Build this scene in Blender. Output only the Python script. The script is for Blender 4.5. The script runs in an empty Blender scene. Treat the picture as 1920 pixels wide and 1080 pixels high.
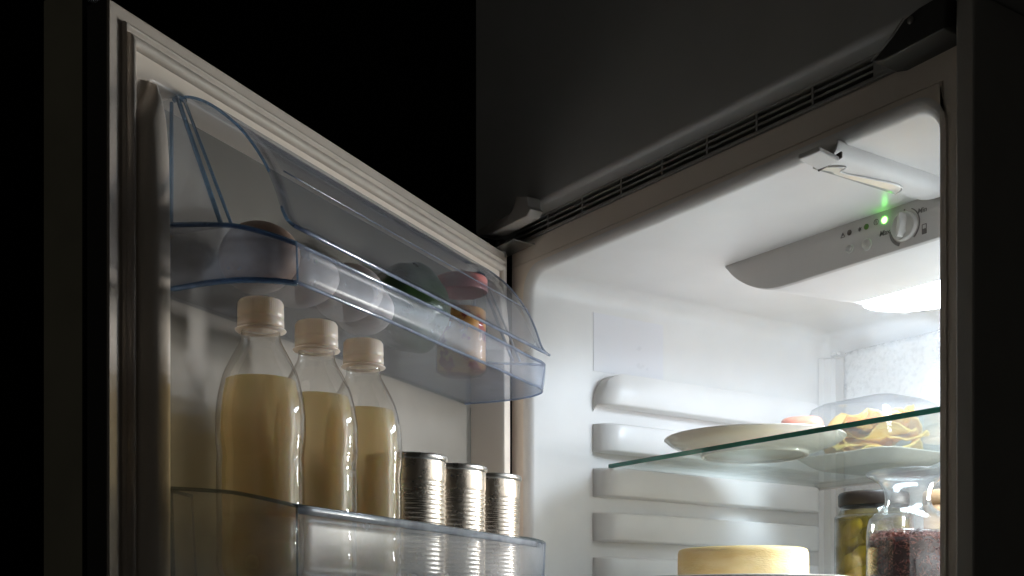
import bpy, math, random
from mathutils import Vector, noise
R = math.radians
sc = bpy.context.scene
col = sc.collection
random.seed(4)

# ---------------------------------------------------------------- camera
cd = bpy.data.cameras.new("camera"); cam = bpy.data.objects.new("camera", cd); col.objects.link(cam)
CX, CY = 1.0425, -0.7165
cam.location = (CX, CY, 0.0)
cam.rotation_euler = (R(90), 0, math.atan2(0.8241, 0.5664))     # level, looking (-.8241, .5664)
cd.sensor_width = 36.0; cd.lens = 2226.0/1920*36.0
cd.shift_y = (1170-540)/1920.0
cd.clip_start = 0.02; cd.clip_end = 50
sc.camera = cam

# ---------------------------------------------------------------- world: a dark kitchen at night
w = bpy.data.worlds.new("World"); sc.world = w; w.use_nodes = True
w.node_tree.nodes["Background"].inputs[0].default_value = (1.0, 0.97, 0.86, 1)
w.node_tree.nodes["Background"].inputs[1].default_value = 0.011
sc.view_settings.view_transform = 'Standard'; sc.view_settings.look = 'None'
sc.view_settings.exposure = 0; sc.view_settings.gamma = 1
sc.cycles.use_denoising = True
sc.cycles.max_bounces = 16; sc.cycles.diffuse_bounces = 8; sc.cycles.glossy_bounces = 6
sc.cycles.transmission_bounces = 10; sc.cycles.transparent_max_bounces = 40
sc.cycles.sample_clamp_indirect = 6.0
sc.cycles.caustics_reflective = True; sc.cycles.caustics_refractive = False

LAMP_STRENGTH = 40.0
ADDED_REAR_LAMP = 360.0  # strength of the added, unseen lamp on the back wall

# ---------------------------------------------------------------- materials
def new_mat(name):
    m = bpy.data.materials.new(name); m.use_nodes = True
    nt = m.node_tree; nt.nodes.clear()
    out = nt.nodes.new('ShaderNodeOutputMaterial')
    return m, nt, out

def pmat(name, colr, rough=0.45, metal=0.0, var=0.03, vscale=30, bump=0.0, bscale=400, coat=0.0,
         sss=0.0, sssr=(0.01, 0.006, 0.004), spec=0.5, rvar=0.08, col2=None, cfac=(0.4, 0.6), stretch=None):
    m, nt, out = new_mat(name)
    p = nt.nodes.new('ShaderNodeBsdfPrincipled'); nt.links.new(p.outputs[0], out.inputs[0])
    tc = nt.nodes.new('ShaderNodeTexCoord'); mp = nt.nodes.new('ShaderNodeMapping')
    nt.links.new(tc.outputs['Object'], mp.inputs[0])
    if stretch: mp.inputs['Scale'].default_value = stretch
    n = nt.nodes.new('ShaderNodeTexNoise'); n.inputs['Scale'].default_value = vscale; n.inputs['Detail'].default_value = 5
    nt.links.new(mp.outputs[0], n.inputs['Vector'])
    r = nt.nodes.new('ShaderNodeValToRGB')
    if col2 is None:
        r.color_ramp.elements[0].color = tuple(c*(1-var) for c in colr)+(1,)
        r.color_ramp.elements[1].color = tuple(min(1, c*(1+var)) for c in colr)+(1,)
        r.color_ramp.elements[0].position = .3; r.color_ramp.elements[1].position = .7
    else:
        r.color_ramp.elements[0].color = tuple(colr)+(1,); r.color_ramp.elements[1].color = tuple(col2)+(1,)
        r.color_ramp.elements[0].position = cfac[0]; r.color_ramp.elements[1].position = cfac[1]
    nt.links.new(n.outputs[0], r.inputs[0]); nt.links.new(r.outputs[0], p.inputs['Base Color'])
    mr = nt.nodes.new('ShaderNodeMapRange'); mr.inputs[3].default_value = max(0.02, rough-rvar); mr.inputs[4].default_value = rough+rvar
    nt.links.new(n.outputs[0], mr.inputs[0]); nt.links.new(mr.outputs[0], p.inputs['Roughness'])
    p.inputs['Metallic'].default_value = metal; p.inputs['Specular IOR Level'].default_value = spec
    p.inputs['Coat Weight'].default_value = coat; p.inputs['Coat Roughness'].default_value = 0.1
    if sss:
        p.inputs['Subsurface Weight'].default_value = sss; p.inputs['Subsurface Radius'].default_value = sssr
        p.inputs['Subsurface Scale'].default_value = 1.0
    if bump:
        b = nt.nodes.new('ShaderNodeBump'); b.inputs['Strength'].default_value = bump; b.inputs['Distance'].default_value = 0.001
        n2 = nt.nodes.new('ShaderNodeTexNoise'); n2.inputs['Scale'].default_value = bscale; n2.inputs['Detail'].default_value = 3
        nt.links.new(mp.outputs[0], n2.inputs['Vector'])
        nt.links.new(n2.outputs[0], b.inputs['Height']); nt.links.new(b.outputs[0], p.inputs['Normal'])
    return m

def clear(name, tint, edge, haze=0.06, hazecol=(.8, .85, .95), gloss=1.0, rough=0.04, power=2.5, wobble=0.0, wscale=40):
    """thin clear plastic or glass: see-through, tinted where seen edge-on, with a Fresnel sheen and a little milkiness"""
    m, nt, out = new_mat(name)
    L = nt.links.new
    lw = nt.nodes.new('ShaderNodeLayerWeight'); lw.inputs[0].default_value = 0.5
    pw = nt.nodes.new('ShaderNodeMath'); pw.operation = 'POWER'; L(lw.outputs['Facing'], pw.inputs[0]); pw.inputs[1].default_value = power
    mx = nt.nodes.new('ShaderNodeMix'); mx.data_type = 'RGBA'
    mx.inputs[6].default_value = tint+(1,); mx.inputs[7].default_value = edge+(1,); L(pw.outputs[0], mx.inputs[0])
    tr = nt.nodes.new('ShaderNodeBsdfTransparent'); L(mx.outputs[2], tr.inputs[0])
    df = nt.nodes.new('ShaderNodeBsdfDiffuse'); df.inputs[0].default_value = hazecol+(1,)
    tl = nt.nodes.new('ShaderNodeBsdfTranslucent'); tl.inputs[0].default_value = hazecol+(1,)
    hz = nt.nodes.new('ShaderNodeMixShader'); hz.inputs[0].default_value = .5; L(df.outputs[0], hz.inputs[1]); L(tl.outputs[0], hz.inputs[2])
    ns = nt.nodes.new('ShaderNodeTexNoise'); ns.inputs['Scale'].default_value = wscale; ns.inputs['Detail'].default_value = 4
    tc = nt.nodes.new('ShaderNodeTexCoord'); L(tc.outputs['Object'], ns.inputs['Vector'])
    hm = nt.nodes.new('ShaderNodeMapRange'); hm.inputs[3].default_value = haze*.55; hm.inputs[4].default_value = haze*1.45
    hm.inputs[1].default_value = .25; hm.inputs[2].default_value = .75
    L(ns.outputs[0], hm.inputs[0])
    s1 = nt.nodes.new('ShaderNodeMixShader'); L(hm.outputs[0], s1.inputs[0]); L(tr.outputs[0], s1.inputs[1]); L(hz.outputs[0], s1.inputs[2])
    gl = nt.nodes.new('ShaderNodeBsdfGlossy'); gl.inputs['Roughness'].default_value = rough
    lf = nt.nodes.new('ShaderNodeLayerWeight'); lf.inputs[0].default_value = 0.5
    p5 = nt.nodes.new('ShaderNodeMath'); p5.operation = 'POWER'; p5.inputs[1].default_value = 5; L(lf.outputs['Facing'], p5.inputs[0])
    if wobble:
        b = nt.nodes.new('ShaderNodeBump'); b.inputs['Strength'].default_value = wobble; b.inputs['Distance'].default_value = 0.002
        L(ns.outputs[0], b.inputs['Height']); L(b.outputs[0], gl.inputs['Normal'])
    fm = nt.nodes.new('ShaderNodeMath'); fm.operation = 'MULTIPLY_ADD'; L(p5.outputs[0], fm.inputs[0]); fm.inputs[1].default_value = .55*gloss
    fm.inputs[2].default_value = .035*gloss
    fm.use_clamp = True
    s2 = nt.nodes.new('ShaderNodeMixShader'); L(fm.outputs[0], s2.inputs[0]); L(s1.outputs[0], s2.inputs[1]); L(gl.outputs[0], s2.inputs[2])
    L(s2.outputs[0], out.inputs[0])
    return m

def emis(name, colr, s):
    m, nt, out = new_mat(name)
    e = nt.nodes.new('ShaderNodeEmission'); e.inputs[0].default_value = colr+(1,); e.inputs[1].default_value = s
    nt.links.new(e.outputs[0], out.inputs[0]); return m

def cloudy(name, c1, c2, trans=0.5, clearness=.45, sss=0.0):
    m, nt, out = new_mat(name); L = nt.links.new
    n = nt.nodes.new('ShaderNodeTexNoise'); n.inputs['Scale'].default_value = 22; n.inputs['Detail'].default_value = 3
    tc = nt.nodes.new('ShaderNodeTexCoord'); L(tc.outputs['Object'], n.inputs['Vector'])
    r = nt.nodes.new('ShaderNodeValToRGB'); r.color_ramp.elements[0].color = c1+(1,); r.color_ramp.elements[1].color = c2+(1,)
    r.color_ramp.elements[0].position = .3; r.color_ramp.elements[1].position = .7
    L(n.outputs[0], r.inputs[0])
    p = nt.nodes.new('ShaderNodeBsdfPrincipled'); p.inputs['Roughness'].default_value = .25; L(r.outputs[0], p.inputs['Base Color'])
    p.inputs['Subsurface Weight'].default_value = sss; p.inputs['Subsurface Radius'].default_value = (1.0, .72, .42); p.inputs['Subsurface Scale'].default_value = .022
    t = nt.nodes.new('ShaderNodeBsdfTranslucent'); L(r.outputs[0], t.inputs[0])
    s = nt.nodes.new('ShaderNodeMixShader'); s.inputs[0].default_value = trans
    L(p.outputs[0], s.inputs[1]); L(t.outputs[0], s.inputs[2])
    tp = nt.nodes.new('ShaderNodeBsdfTransparent'); tp.inputs[0].default_value = (.93, .83, .62, 1)
    s3 = nt.nodes.new('ShaderNodeMixShader'); s3.inputs[0].default_value = clearness
    L(s.outputs[0], s3.inputs[1]); L(tp.outputs[0], s3.inputs[2]); L(s3.outputs[0], out.inputs[0])
    return m

M = {}
M['liner'] = pmat('liner', (.79, .775, .76), .32, var=.03, vscale=16, bump=.04, bscale=260)
M['frame'] = pmat('frame', (.88, .79, .70), .42, var=.02, vscale=9, bump=.10, bscale=700)
M['door_liner'] = pmat('door_liner', (.90, .795, .69), .30, var=.015, vscale=7, bump=.05, bscale=220)
M['gasket'] = pmat('gasket', (.62, .545, .475), .55, var=.05, vscale=60)
M['steel_dark'] = pmat('steel_dark', (.22, .2, .17), .5, var=.05)
M['door_wood'] = pmat('door_wood', (.50, .46, .34), .5, var=.1, vscale=20)
M['door_end'] = pmat('door_end', (.045, .043, .038), .5)
M['door_rim'] = pmat('door_rim', (.66, .575, .50), .45, var=.04, bump=.08, bscale=500)
M['cabinet'] = pmat('cabinet', (.55, .55, .54), .36, var=.04, vscale=14, bump=.05, bscale=500)
M['side_panel'] = pmat('side_panel', (.5, .48, .45), .45, var=.04)
M['wall'] = pmat('wall', (.010, .010, .010), .95, var=.1, spec=.1)
M['grille'] = pmat('grille', (.38, .375, .36), .45, var=.04)
M['black'] = pmat('black', (.012, .012, .011), .6)
M['blackplastic'] = pmat('blackplastic', (.06, .06, .056), .45)
M['hinge'] = pmat('hinge', (.50, .47, .44), .4, var=.04)
M['hinge_metal'] = pmat('hinge_metal', (.3, .29, .27), .35, metal=.8)
M['white'] = pmat('white', (.76, .745, .73), .45, var=.015)
M['fascia'] = pmat('fascia', (.60, .575, .55), .38, var=.02, bump=.08, bscale=600)
M['print'] = pmat('print', (.19, .17, .16), .6)
M['knobmat'] = pmat('knobmat', (.66, .64, .61), .3)
M['sticker'] = pmat('sticker', (.77, .76, .785), .3, var=.01)
M['tint_lens'] = pmat('tint_lens', (.88, .84, .76), .15, var=.06, vscale=60, coat=.6, sss=.3)
M['plate'] = pmat('plate', (.70, .635, .57), .14, var=.02, vscale=14, coat=.5, rvar=.03)
M['frost'] = pmat('frost', (.90, .91, .92), .3, var=.03, vscale=160, bump=.9, bscale=330, rvar=.2)
M['lens'] = emis('lens', (.74, .87, 1.0), LAMP_STRENGTH)
M['added_rear_lens'] = emis('added_rear_lens', (1.0, .975, .94), ADDED_REAR_LAMP)
M['led'] = emis('led', (.14, 1.0, .08), 13.0)
M['led_off_green'] = pmat('led_off_green', (.10, .22, .03), .35)
M['led_off_dark'] = pmat('led_off_dark', (.10, .08, .07), .35)
M['rack'] = clear('rack', (.985, .987, .99), (.66, .70, .77), haze=.19, hazecol=(.88, .88, .88), rough=.24, wobble=.03, gloss=.4)
M['rim_white'] = clear('rim_white', (.72, .75, .79), (.34, .38, .44), haze=.5, hazecol=(.78, .79, .82), rough=.12, power=1.5, gloss=1.2)
M['rack_floor'] = clear('rack_floor', (.97, .974, .98), (.70, .76, .85), haze=.16, rough=.12, wobble=.15, gloss=1.0)
M['rack_milky'] = clear('rack_milky', (.98, .982, .988), (.72, .77, .86), haze=.21, rough=.22, wobble=.02, gloss=.45)
M['lid_clear'] = clear('lid_clear', (.993, .994, .996), (.68, .73, .82), haze=.06, hazecol=(.75, .78, .86), rough=.1, wobble=.25, wscale=18, power=3.0, gloss=1.2)
M['rim_blue'] = clear('rim_blue', (.64, .75, .85), (.22, .36, .52), haze=.30, hazecol=(.36, .52, .68), rough=.06, power=1.4, gloss=1.6)
M['rim_pale'] = clear('rim_pale', (.62, .70, .84), (.20, .28, .46), haze=.4, hazecol=(.62, .68, .80), rough=.08, power=1.5, gloss=1.5)
M['rim_grey'] = clear('rim_grey', (.70, .74, .76), (.22, .28, .32), haze=.25, hazecol=(.42, .48, .50), rough=.06, power=1.3, gloss=1.6)
M['glass'] = clear('glass', (.99, .995, .992), (.82, .89, .86), haze=.012, hazecol=(.8, .85, .82), rough=.03)
M['glass_edge'] = pmat('glass_edge', (.022, .20, .135), .16, var=.35, vscale=14, coat=.4)
M['jar_glass'] = clear('jar_glass', (.96, .97, .965), (.34, .37, .36), haze=.02, rough=.02, power=3.2, gloss=1.6, wobble=.25, wscale=30)
M['pet'] = clear('pet', (.955, .95, .935), (.40, .36, .31), haze=.06, hazecol=(.82, .77, .70), rough=.025, power=4.0, gloss=2.2, wobble=.18, wscale=45)
M['cap'] = cloudy('cap', (.88, .79, .71), (.90, .81, .74), .35, 0.12, .6)
M['juice'] = cloudy('juice', (.92, .77, .51), (.94, .81, .56), .15, .62, 1.0)
M['tin'] = pmat('tin', (.78, .68, .57), .27, metal=1.0, var=.05, vscale=50, bump=.12, bscale=260, rvar=.05)
M['tin_rim'] = pmat('tin_rim', (.55, .52, .48), .28, metal=1.0, var=.05)
M['egg'] = pmat('egg', (.72, .63, .56), .5, var=.04, vscale=60, bump=.25, bscale=500, sss=.2)
M['egg_shaded'] = pmat('egg_shaded', (.40, .27, .20), .5, var=.08, vscale=60, bump=.25, bscale=500, sss=.1)  # darker copy of the egg colour, shade put into the base colour
M['green_veg'] = pmat('green_veg', (.010, .035, .006), .3, col2=(.03, .075, .012), cfac=(.4, .7), vscale=45, bump=.5, bscale=120, coat=.4)
M['veg_tip'] = pmat('veg_tip', (.45, .52, .14), .4, col2=(.72, .72, .42), vscale=60)
M['stem'] = pmat('stem', (.07, .05, .03), .7)
M['red_lid'] = pmat('red_lid', (.60, .22, .21), .35, var=.06, coat=.3)
M['relish'] = pmat('relish', (.92, .44, .12), .4, col2=(.50, .03, .01), cfac=(.50, .57), vscale=70, bump=.6, bscale=200, coat=.4)
M['cheese'] = pmat('cheese', (.86, .68, .36), .55, col2=(.80, .58, .25), vscale=18, bump=.45, bscale=260, sss=.2, sssr=(.01, .006, .002), stretch=(1, 1, 3))
M['sausage'] = pmat('sausage', (.72, .26, .16), .35, var=.1, coat=.2, sss=.2)
M['crepe'] = pmat('crepe', (.95, .66, .17), .5, col2=(.86, .46, .06), cfac=(.45, .68), vscale=34, bump=.5, bscale=160, sss=.2)
M['dark_lid'] = pmat('dark_lid', (.02, .014, .011), .4, var=.1, spec=.3)
M['brine'] = clear('brine', (.72, .62, .22), (.30, .22, .05), haze=.14, hazecol=(.42, .34, .07), rough=.1, power=2)
M['pickle'] = pmat('pickle', (.22, .23, .035), .35, col2=(.38, .36, .08), cfac=(.35, .7), vscale=30, bump=.3, bscale=150, coat=.4)
M['flake'] = pmat('flake', (.22, .055, .045), .45, col2=(.48, .17, .12), cfac=(.4, .6), vscale=90)
M['flake_core'] = pmat('flake_core', (.06, .02, .015), .8)
M['wood'] = pmat('wood', (.58, .36, .19), .55, col2=(.70, .47, .28), cfac=(.3, .7), vscale=12, stretch=(2, 2, 14), bump=.3, bscale=90)
M['clear_box'] = clear('clear_box', (.95, .955, .965), (.60, .63, .68), haze=.07, hazecol=(.85, .86, .9), rough=.06, gloss=1.3, wobble=.3, wscale=25)

# ---------------------------------------------------------------- mesh helpers
def obj(name, verts, faces, mat, parent=None, smooth=True, bevel=0, seg=2, solid=0, sub=0):
    me = bpy.data.meshes.new(name); me.from_pydata([tuple(v) for v in verts], [], faces); me.update()
    me.materials.append(M[mat] if isinstance(mat, str) else mat)
    if smooth:
        for p in me.polygons: p.use_smooth = True
    o = bpy.data.objects.new(name, me); col.objects.link(o)
    if parent: o.parent = parent
    if solid:
        m = o.modifiers.new('s', 'SOLIDIFY'); m.thickness = solid; m.offset = 0
    if bevel:
        m = o.modifiers.new('b', 'BEVEL'); m.width = bevel; m.segments = seg; m.limit_method = 'ANGLE'; m.angle_limit = R(35)
        m.harden_normals = True
    if sub:
        m = o.modifiers.new('u', 'SUBSURF'); m.levels = m.render_levels = sub
    return o

def tag(o, label, cat, group=None, kind=None):
    if label: o['label'] = label
    if cat: o['category'] = cat
    if group: o['group'] = group
    if kind: o['kind'] = kind
    return o

def empty(name, loc=(0, 0, 0), rz=0.0):
    o = bpy.data.objects.new(name, None); col.objects.link(o); o.location = loc; o.rotation_euler = (0, 0, rz)
    o.empty_display_size = .02
    return o

def box_data(x0, x1, y0, y1, z0, z1):
    v = [(x0, y0, z0), (x1, y0, z0), (x1, y1, z0), (x0, y1, z0), (x0, y0, z1), (x1, y0, z1), (x1, y1, z1), (x0, y1, z1)]
    f = [(0, 3, 2, 1), (4, 5, 6, 7), (0, 1, 5, 4), (1, 2, 6, 5), (2, 3, 7, 6), (3, 0, 4, 7)]
    return v, f

def box(name, x0, x1, y0, y1, z0, z1, mat, parent=None, bevel=.001, seg=2):
    v, f = box_data(x0, x1, y0, y1, z0, z1)
    return obj(name, v, f, mat, parent, smooth=bool(bevel), bevel=bevel, seg=seg)

def lathe_data(prof, n=64, cx=0, cy=0, wob=None):
    v, f = [], []
    for (r, z) in prof:
        for i in range(n):
            a = 2*math.pi*i/n
            rr = max(r, 1e-5)*(1+(wob(a, z) if wob else 0))
            v.append((cx+rr*math.cos(a), cy+rr*math.sin(a), z))
    for j in range(len(prof)-1):
        for i in range(n):
            k = (i+1) % n
            f.append((j*n+i, j*n+k, (j+1)*n+k, (j+1)*n+i))
    return v, f

def lathe(name, prof, mat, parent=None, n=64, cx=0, cy=0, wob=None, **kw):
    v, f = lathe_data(prof, n, cx, cy, wob)
    return obj(name, v, f, mat, parent, **kw)

def tube(name, pts, r, mat, parent=None, n=8, closed=False, flat=1.0):
    pts = [Vector(p) for p in pts]; v, f = [], []
    N = len(pts)
    for i, p in enumerate(pts):
        if closed: d = (pts[(i+1) % N]-pts[i-1])
        else: d = pts[min(i+1, N-1)]-pts[max(i-1, 0)]
        d.normalize()
        up = Vector((0, 0, 1)) if abs(d.z) < .9 else Vector((1, 0, 0))
        a = d.cross(up).normalized(); b = a.cross(d).normalized()
        for k in range(n):
            t = 2*math.pi*k/n
            v.append(p+a*(r*math.cos(t))+b*(r*flat*math.sin(t)))
    for i in range(N if closed else N-1):
        j = (i+1) % N
        for k in range(n):
            l = (k+1) % n
            f.append((i*n+k, j*n+k, j*n+l, i*n+l))
    if not closed:
        f.append(tuple(range(n))); f.append(tuple(reversed(range((N-1)*n, N*n))))
    return obj(name, v, f, mat, parent)

def grid_faces(nu, nv, off=0, flip=False):
    f = []
    for i in range(nu-1):
        for j in range(nv-1):
            a = off+i*nv+j; q = (a, a+nv, a+nv+1, a+1)
            f.append(q[::-1] if flip else q)
    return f

def smooth_path(pts, n=6):
    """Catmull-Rom through 2-D or 3-D points"""
    P = [Vector(p) for p in pts]; out = []
    for i in range(len(P)-1):
        p0 = P[max(i-1, 0)]; p1 = P[i]; p2 = P[i+1]; p3 = P[min(i+2, len(P)-1)]
        for k in range(n):
            t = k/n
            out.append(.5*((2*p1)+(p2-p0)*t+(2*p0-5*p1+4*p2-p3)*t*t+(3*p1-p0-3*p2+p3)*t*t*t))
    out.append(P[-1]); return out

def sstep(a, b, x):
    t = min(1, max(0, (x-a)/(b-a))); return t*t*(3-2*t)

ZB = -0.42                                       # everything runs down to here, well below the picture
# ================================================================ THE ROOM
box('wall', -3.0, 3.0, .66, .70, -1.6, 2.6, 'wall', bevel=0)['kind'] = 'structure'
box('wall', -3.05, -3.002, -3.0, .70, -1.6, 2.6, 'wall', bevel=0)['kind'] = 'structure'

upper = box('upper_cabinet', -.044, .60, -.020, .40, .4205, 1.15, 'cabinet', bevel=.006, seg=5)
tag(upper, 'dark grey kitchen cupboard front directly above the open refrigerator', 'cupboard')
side = box('side_panel', .5545, .5685, -.020, .55, -1.2, .4195, 'side_panel', bevel=.0018)
tag(side, 'tall narrow dark cabinet side board right of the open refrigerator', 'cabinet panel')

# ---- ventilation grille above the fridge
gr = empty('ventilation_grille', (0, 0, .4015)); tag(gr, 'long dark grey louvred vent strip between refrigerator and cupboard above', 'vent grille')
GX0, GX1 = .0045, .4704
h0 = .4015
box('frame', -.003, .553, .0, .004, .0170, .0310+.006, 'grille', gr, bevel=.0006).location = (0, 0, 0)
box('frame', -.003, .553, .0, .004, .0002, .0030, 'grille', gr, bevel=.0006)
box('frame', GX1, .4880, .0005, .004, .0031, .0169, 'grille', gr, bevel=.0004)
box('recess_back', -.003, .553, .030, .034, .0, .037, 'black', gr, bevel=0)
for k in range(2):
    z = .0073+k*.0052
    v = [(GX0, .0006, z-.0009), (GX1, .0006, z-.0009), (GX1, .0006, z+.0009), (GX0, .0006, z+.0009),
         (GX0, .012, z+.0022), (GX1, .012, z+.0022), (GX1, .012, z+.0040), (GX0, .012, z+.0040)]
    f = [(0, 1, 2, 3), (3, 2, 6, 7), (7, 6, 5, 4), (4, 5, 1, 0), (0, 3, 7, 4), (1, 5, 6, 2)]
    obj('slat', v, f, 'grille', gr, smooth=False)
for x in (.0644, .1211, .1806, .2382, .2957, .3536, .4129):
    box('divider', x-.0011, x+.0011, .0001, .010, .0031, .0169, 'grille', gr, bevel=.0003)
# dark latch bracket at the right end of the grille
lt = empty('latch_bracket', (.50, -.012, .41)); tag(lt, 'black slanted plastic bracket at the right end of the vent strip', 'bracket')
v = []
for y in (-.014, .026):
    for (x, z) in ((-.0095, -.0095), (.0, -.012), (.050, -.010), (.052, .014), (.030, .0125), (.018, .0095), (.0085, .0015)):
        v.append((x, y+(.004 if y > 0 else 0), z))
n = 7
f = [tuple(range(n)), tuple(range(2*n-1, n-1, -1))]+[(i, i+n, (i+1) % n+n, (i+1) % n) for i in range(n)]
obj('housing', v, f, 'blackplastic', lt, bevel=.0012)
tube('pale_edge_line', [(-.0095, -.0150, -.0092), (.0085, -.0150, .0018), (.018, -.0150, .0098)], .00035, 'hinge', lt)  # thin pale line along the slanted edge of the bracket
lathe('screw', [(0, .0), (.0026, 0), (.0026, .001), (0, .0014)], 'hinge_metal', lt, n=16).location = (.024, -.0145, .006)
lt.children[-1].rotation_euler = (R(90), 0, 0)

# ================================================================ THE FRIDGE
fr = empty('refrigerator', (0, 0, 0))
tag(fr, 'open built-in white refrigerator lit from inside, its door swung to the left', 'refrigerator')

def rrect(x0, x1, z0, z1, r, n=8):
    p = []
    for (cx, cz, a0) in ((x1-r, z0+r, -90), (x1-r, z1-r, 0), (x0+r, z1-r, 90), (x0+r, z0+r, 180)):
        for k in range(n+1):
            a = R(a0+90*k/n); p.append((cx+r*math.cos(a), cz+r*math.sin(a)))
    return p
XL, XR, ZC, YB = .030, .5240, .3655, .470
def loop(y, e, r): return [(x, y, z) for (x, z) in rrect(XL-e, XR+e, ZB-e, ZC+e, max(r, .004))]
# front frame: outer rectangle (subdivided to the same count) -> opening
loops = []
RF = .009
inner0 = loop(0, RF, .022+RF*.6)
def proj_out(p, x0, x1, z0, z1):
    cx, cz = (x0+x1)/2, (z0+z1)/2; dx, dz = p[0]-cx, p[2]-cz
    return p
nL = len(inner0)
def outer_loop(y, x0, x1, z0, z1, n=8):
    p = []
    for q, (cx, cz) in enumerate(((x1, z0), (x1, z1), (x0, z1), (x0, z0))):
        for k in range(n+1): p.append((cx, y, cz))
    return p
def loft(loops, closed=True):
    v = [p for l in loops for p in l]; m = len(loops[0]); f = []
    for j in range(len(loops)-1):
        for i in range(m):
            k = (i+1) % m
            f.append((j*m+i, j*m+k, (j+1)*m+k, (j+1)*m+i))
    return v, f
FX0, FX1, FZ1 = -.003, .553, .4012
step = outer_loop(0, .0005, .5295, ZB-.08, .3795)
# outer band stands 0.8 mm behind the inner band: that is the fine line round the frame
v, f = loft([outer_loop(.012, FX0, FX1, ZB-.1, FZ1), outer_loop(.0022, FX0, FX1, ZB-.1, FZ1), outer_loop(.0012, FX0+.0012, FX1-.0012, ZB-.1, FZ1-.0012),
             outer_loop(.0012, .0003, .5300, ZB-.08, .3800), outer_loop(.0022, .0006, .5297, ZB-.08, .3797), outer_loop(.0022, .0010, .5293, ZB-.08, .3793),
             outer_loop(.0006, .0013, .5290, ZB-.08, .3790), outer_loop(.0, .0021, .5282, ZB-.08, .3782), [(x, 0, z) for (x, y, z) in inner0]])
fo = obj('front_frame', v, f, 'frame', fr, smooth=True)
m_ = fo.modifiers.new('e', 'EDGE_SPLIT'); m_.split_angle = R(30)
ls = []
for k in range(9):
    a = R(90*k/8)
    e = RF*(1-math.sin(a)); y = RF*(1-math.cos(a))
    ls.append(loop(y, e, .022+e*.6))
for y in (.05, .12, .20, .28, .36, .42, .448): ls.append(loop(y, 0, .022))
for k in range(1, 7):
    a = R(90*k/6); rb = .022
    e = -rb*(1-math.cos(a)); y = YB-rb+rb*math.sin(a)
    ls.append(loop(y, e, .020))
v, f = loft(ls); f.append(tuple(range(len(v)-nL, len(v))))
liner = obj('inner_liner', v, f, 'liner', fr)
m_ = liner.modifiers.new('e', 'EDGE_SPLIT'); m_.split_angle = R(50)
# outer carcass, so that nothing shines through
v1, f1 = box_data(FX0+.001, FX1-.001, .013, .56, ZB-.12, FZ1-.001)
f1 = [q for q in f1 if q != (0, 1, 5, 4)]
obj('carcass', v1, f1, 'steel_dark', fr, smooth=False)

# shelf support ribs on the two side walls: plump pads, rounded at the front end
def rib(z0, z1, side, bigr=0.0):
    P = .020; ys = [.086+.030*(1-math.cos(R(90*k/12))) for k in range(13)]+[.15, .22, .30, .38]+[.412+.028*math.sin(R(90*k/8)) for k in range(1, 9)]
    v, f = [], []
    for i, y in enumerate(ys):
        if y < .116: t = (y-.086)/.030; p = P*math.sqrt(max(0, 1-(1-t)**2))
        elif y > .412: t = (y-.412)/.028; p = P*math.sqrt(max(0, 1-t*t))
        else: p = P
        zt = z1
        if bigr and y < .086+bigr:
            t = 1-(y-.086)/bigr; zt = z1-bigr*(1-math.sqrt(max(0, 1-t*t)))
        ch = .0022
        wall = -.004
        ring = [(wall, z0), (max(p-ch, wall), z0), (p-ch*.3, z0+ch*.3), (p, z0+ch), (p, zt-ch if not bigr else zt-.010), (p-ch*.3 if not bigr else p*.8, zt-ch*.3), (max(p-ch, wall) if not bigr else -.001, zt), (wall, zt)]
        for (q, z) in ring:
            v.append(((XL+q) if side < 0 else (XR-q), y, z))
    f = grid_faces(len(ys), 8)
    if side > 0: f = [q[::-1] for q in f]
    o = obj('support_rib', v, f, 'liner', liner)
    m = o.modifiers.new('e', 'EDGE_SPLIT'); m.split_angle = R(50)
    return o
for side in (-1, 1):
    rib(.2369, .2730, side, .033)
    for k in range(10):
        zc = .20185-k*.0483
        rib(zc-.0153, zc+.0153, side)
# rating sticker and the corner column
box('sticker', XL-.0006, XL+.0005, .0862, .187, .2751, .3385, 'sticker', liner, bevel=0)
v = []
cols = [(.031, .446), (.033, .454), (.040, .459), (.0415, .466), (.052, .467), (.053, .4675), (.060, .4685)]
for (x, y) in cols: v += [(x, y, ZB), (x, y, .333), (x-.001, y+.002, .335)]
obj('corner_column', v, grid_faces(len(cols), 3), 'liner', liner, smooth=False)
# frosted evaporator plate on the back wall with its clip
v, f = [], []
nx, nz = 90, 60
for i in range(nx+1):
    for j in range(nz+1):
        x = .056+(.50-.056)*i/nx; z = ZB+.05+(.3405-ZB-.05)*j/nz
        zz = min(z, .3385+.0) if j == nz else z
        d = .0022*sstep(0, .02, x-.056)
        v.append((x, .4660-d-.0012*noise.noise(Vector((x*60, 0, z*60)))*sstep(0, .02, x-.056), zz))
pl = obj('cooling_plate', v, grid_faces(nx+1, nz+1, flip=True), 'frost', fr, solid=.0015)
box('clip', .040, .050, .4585, .466, .336, .3405, 'liner', pl, bevel=.001)
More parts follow.
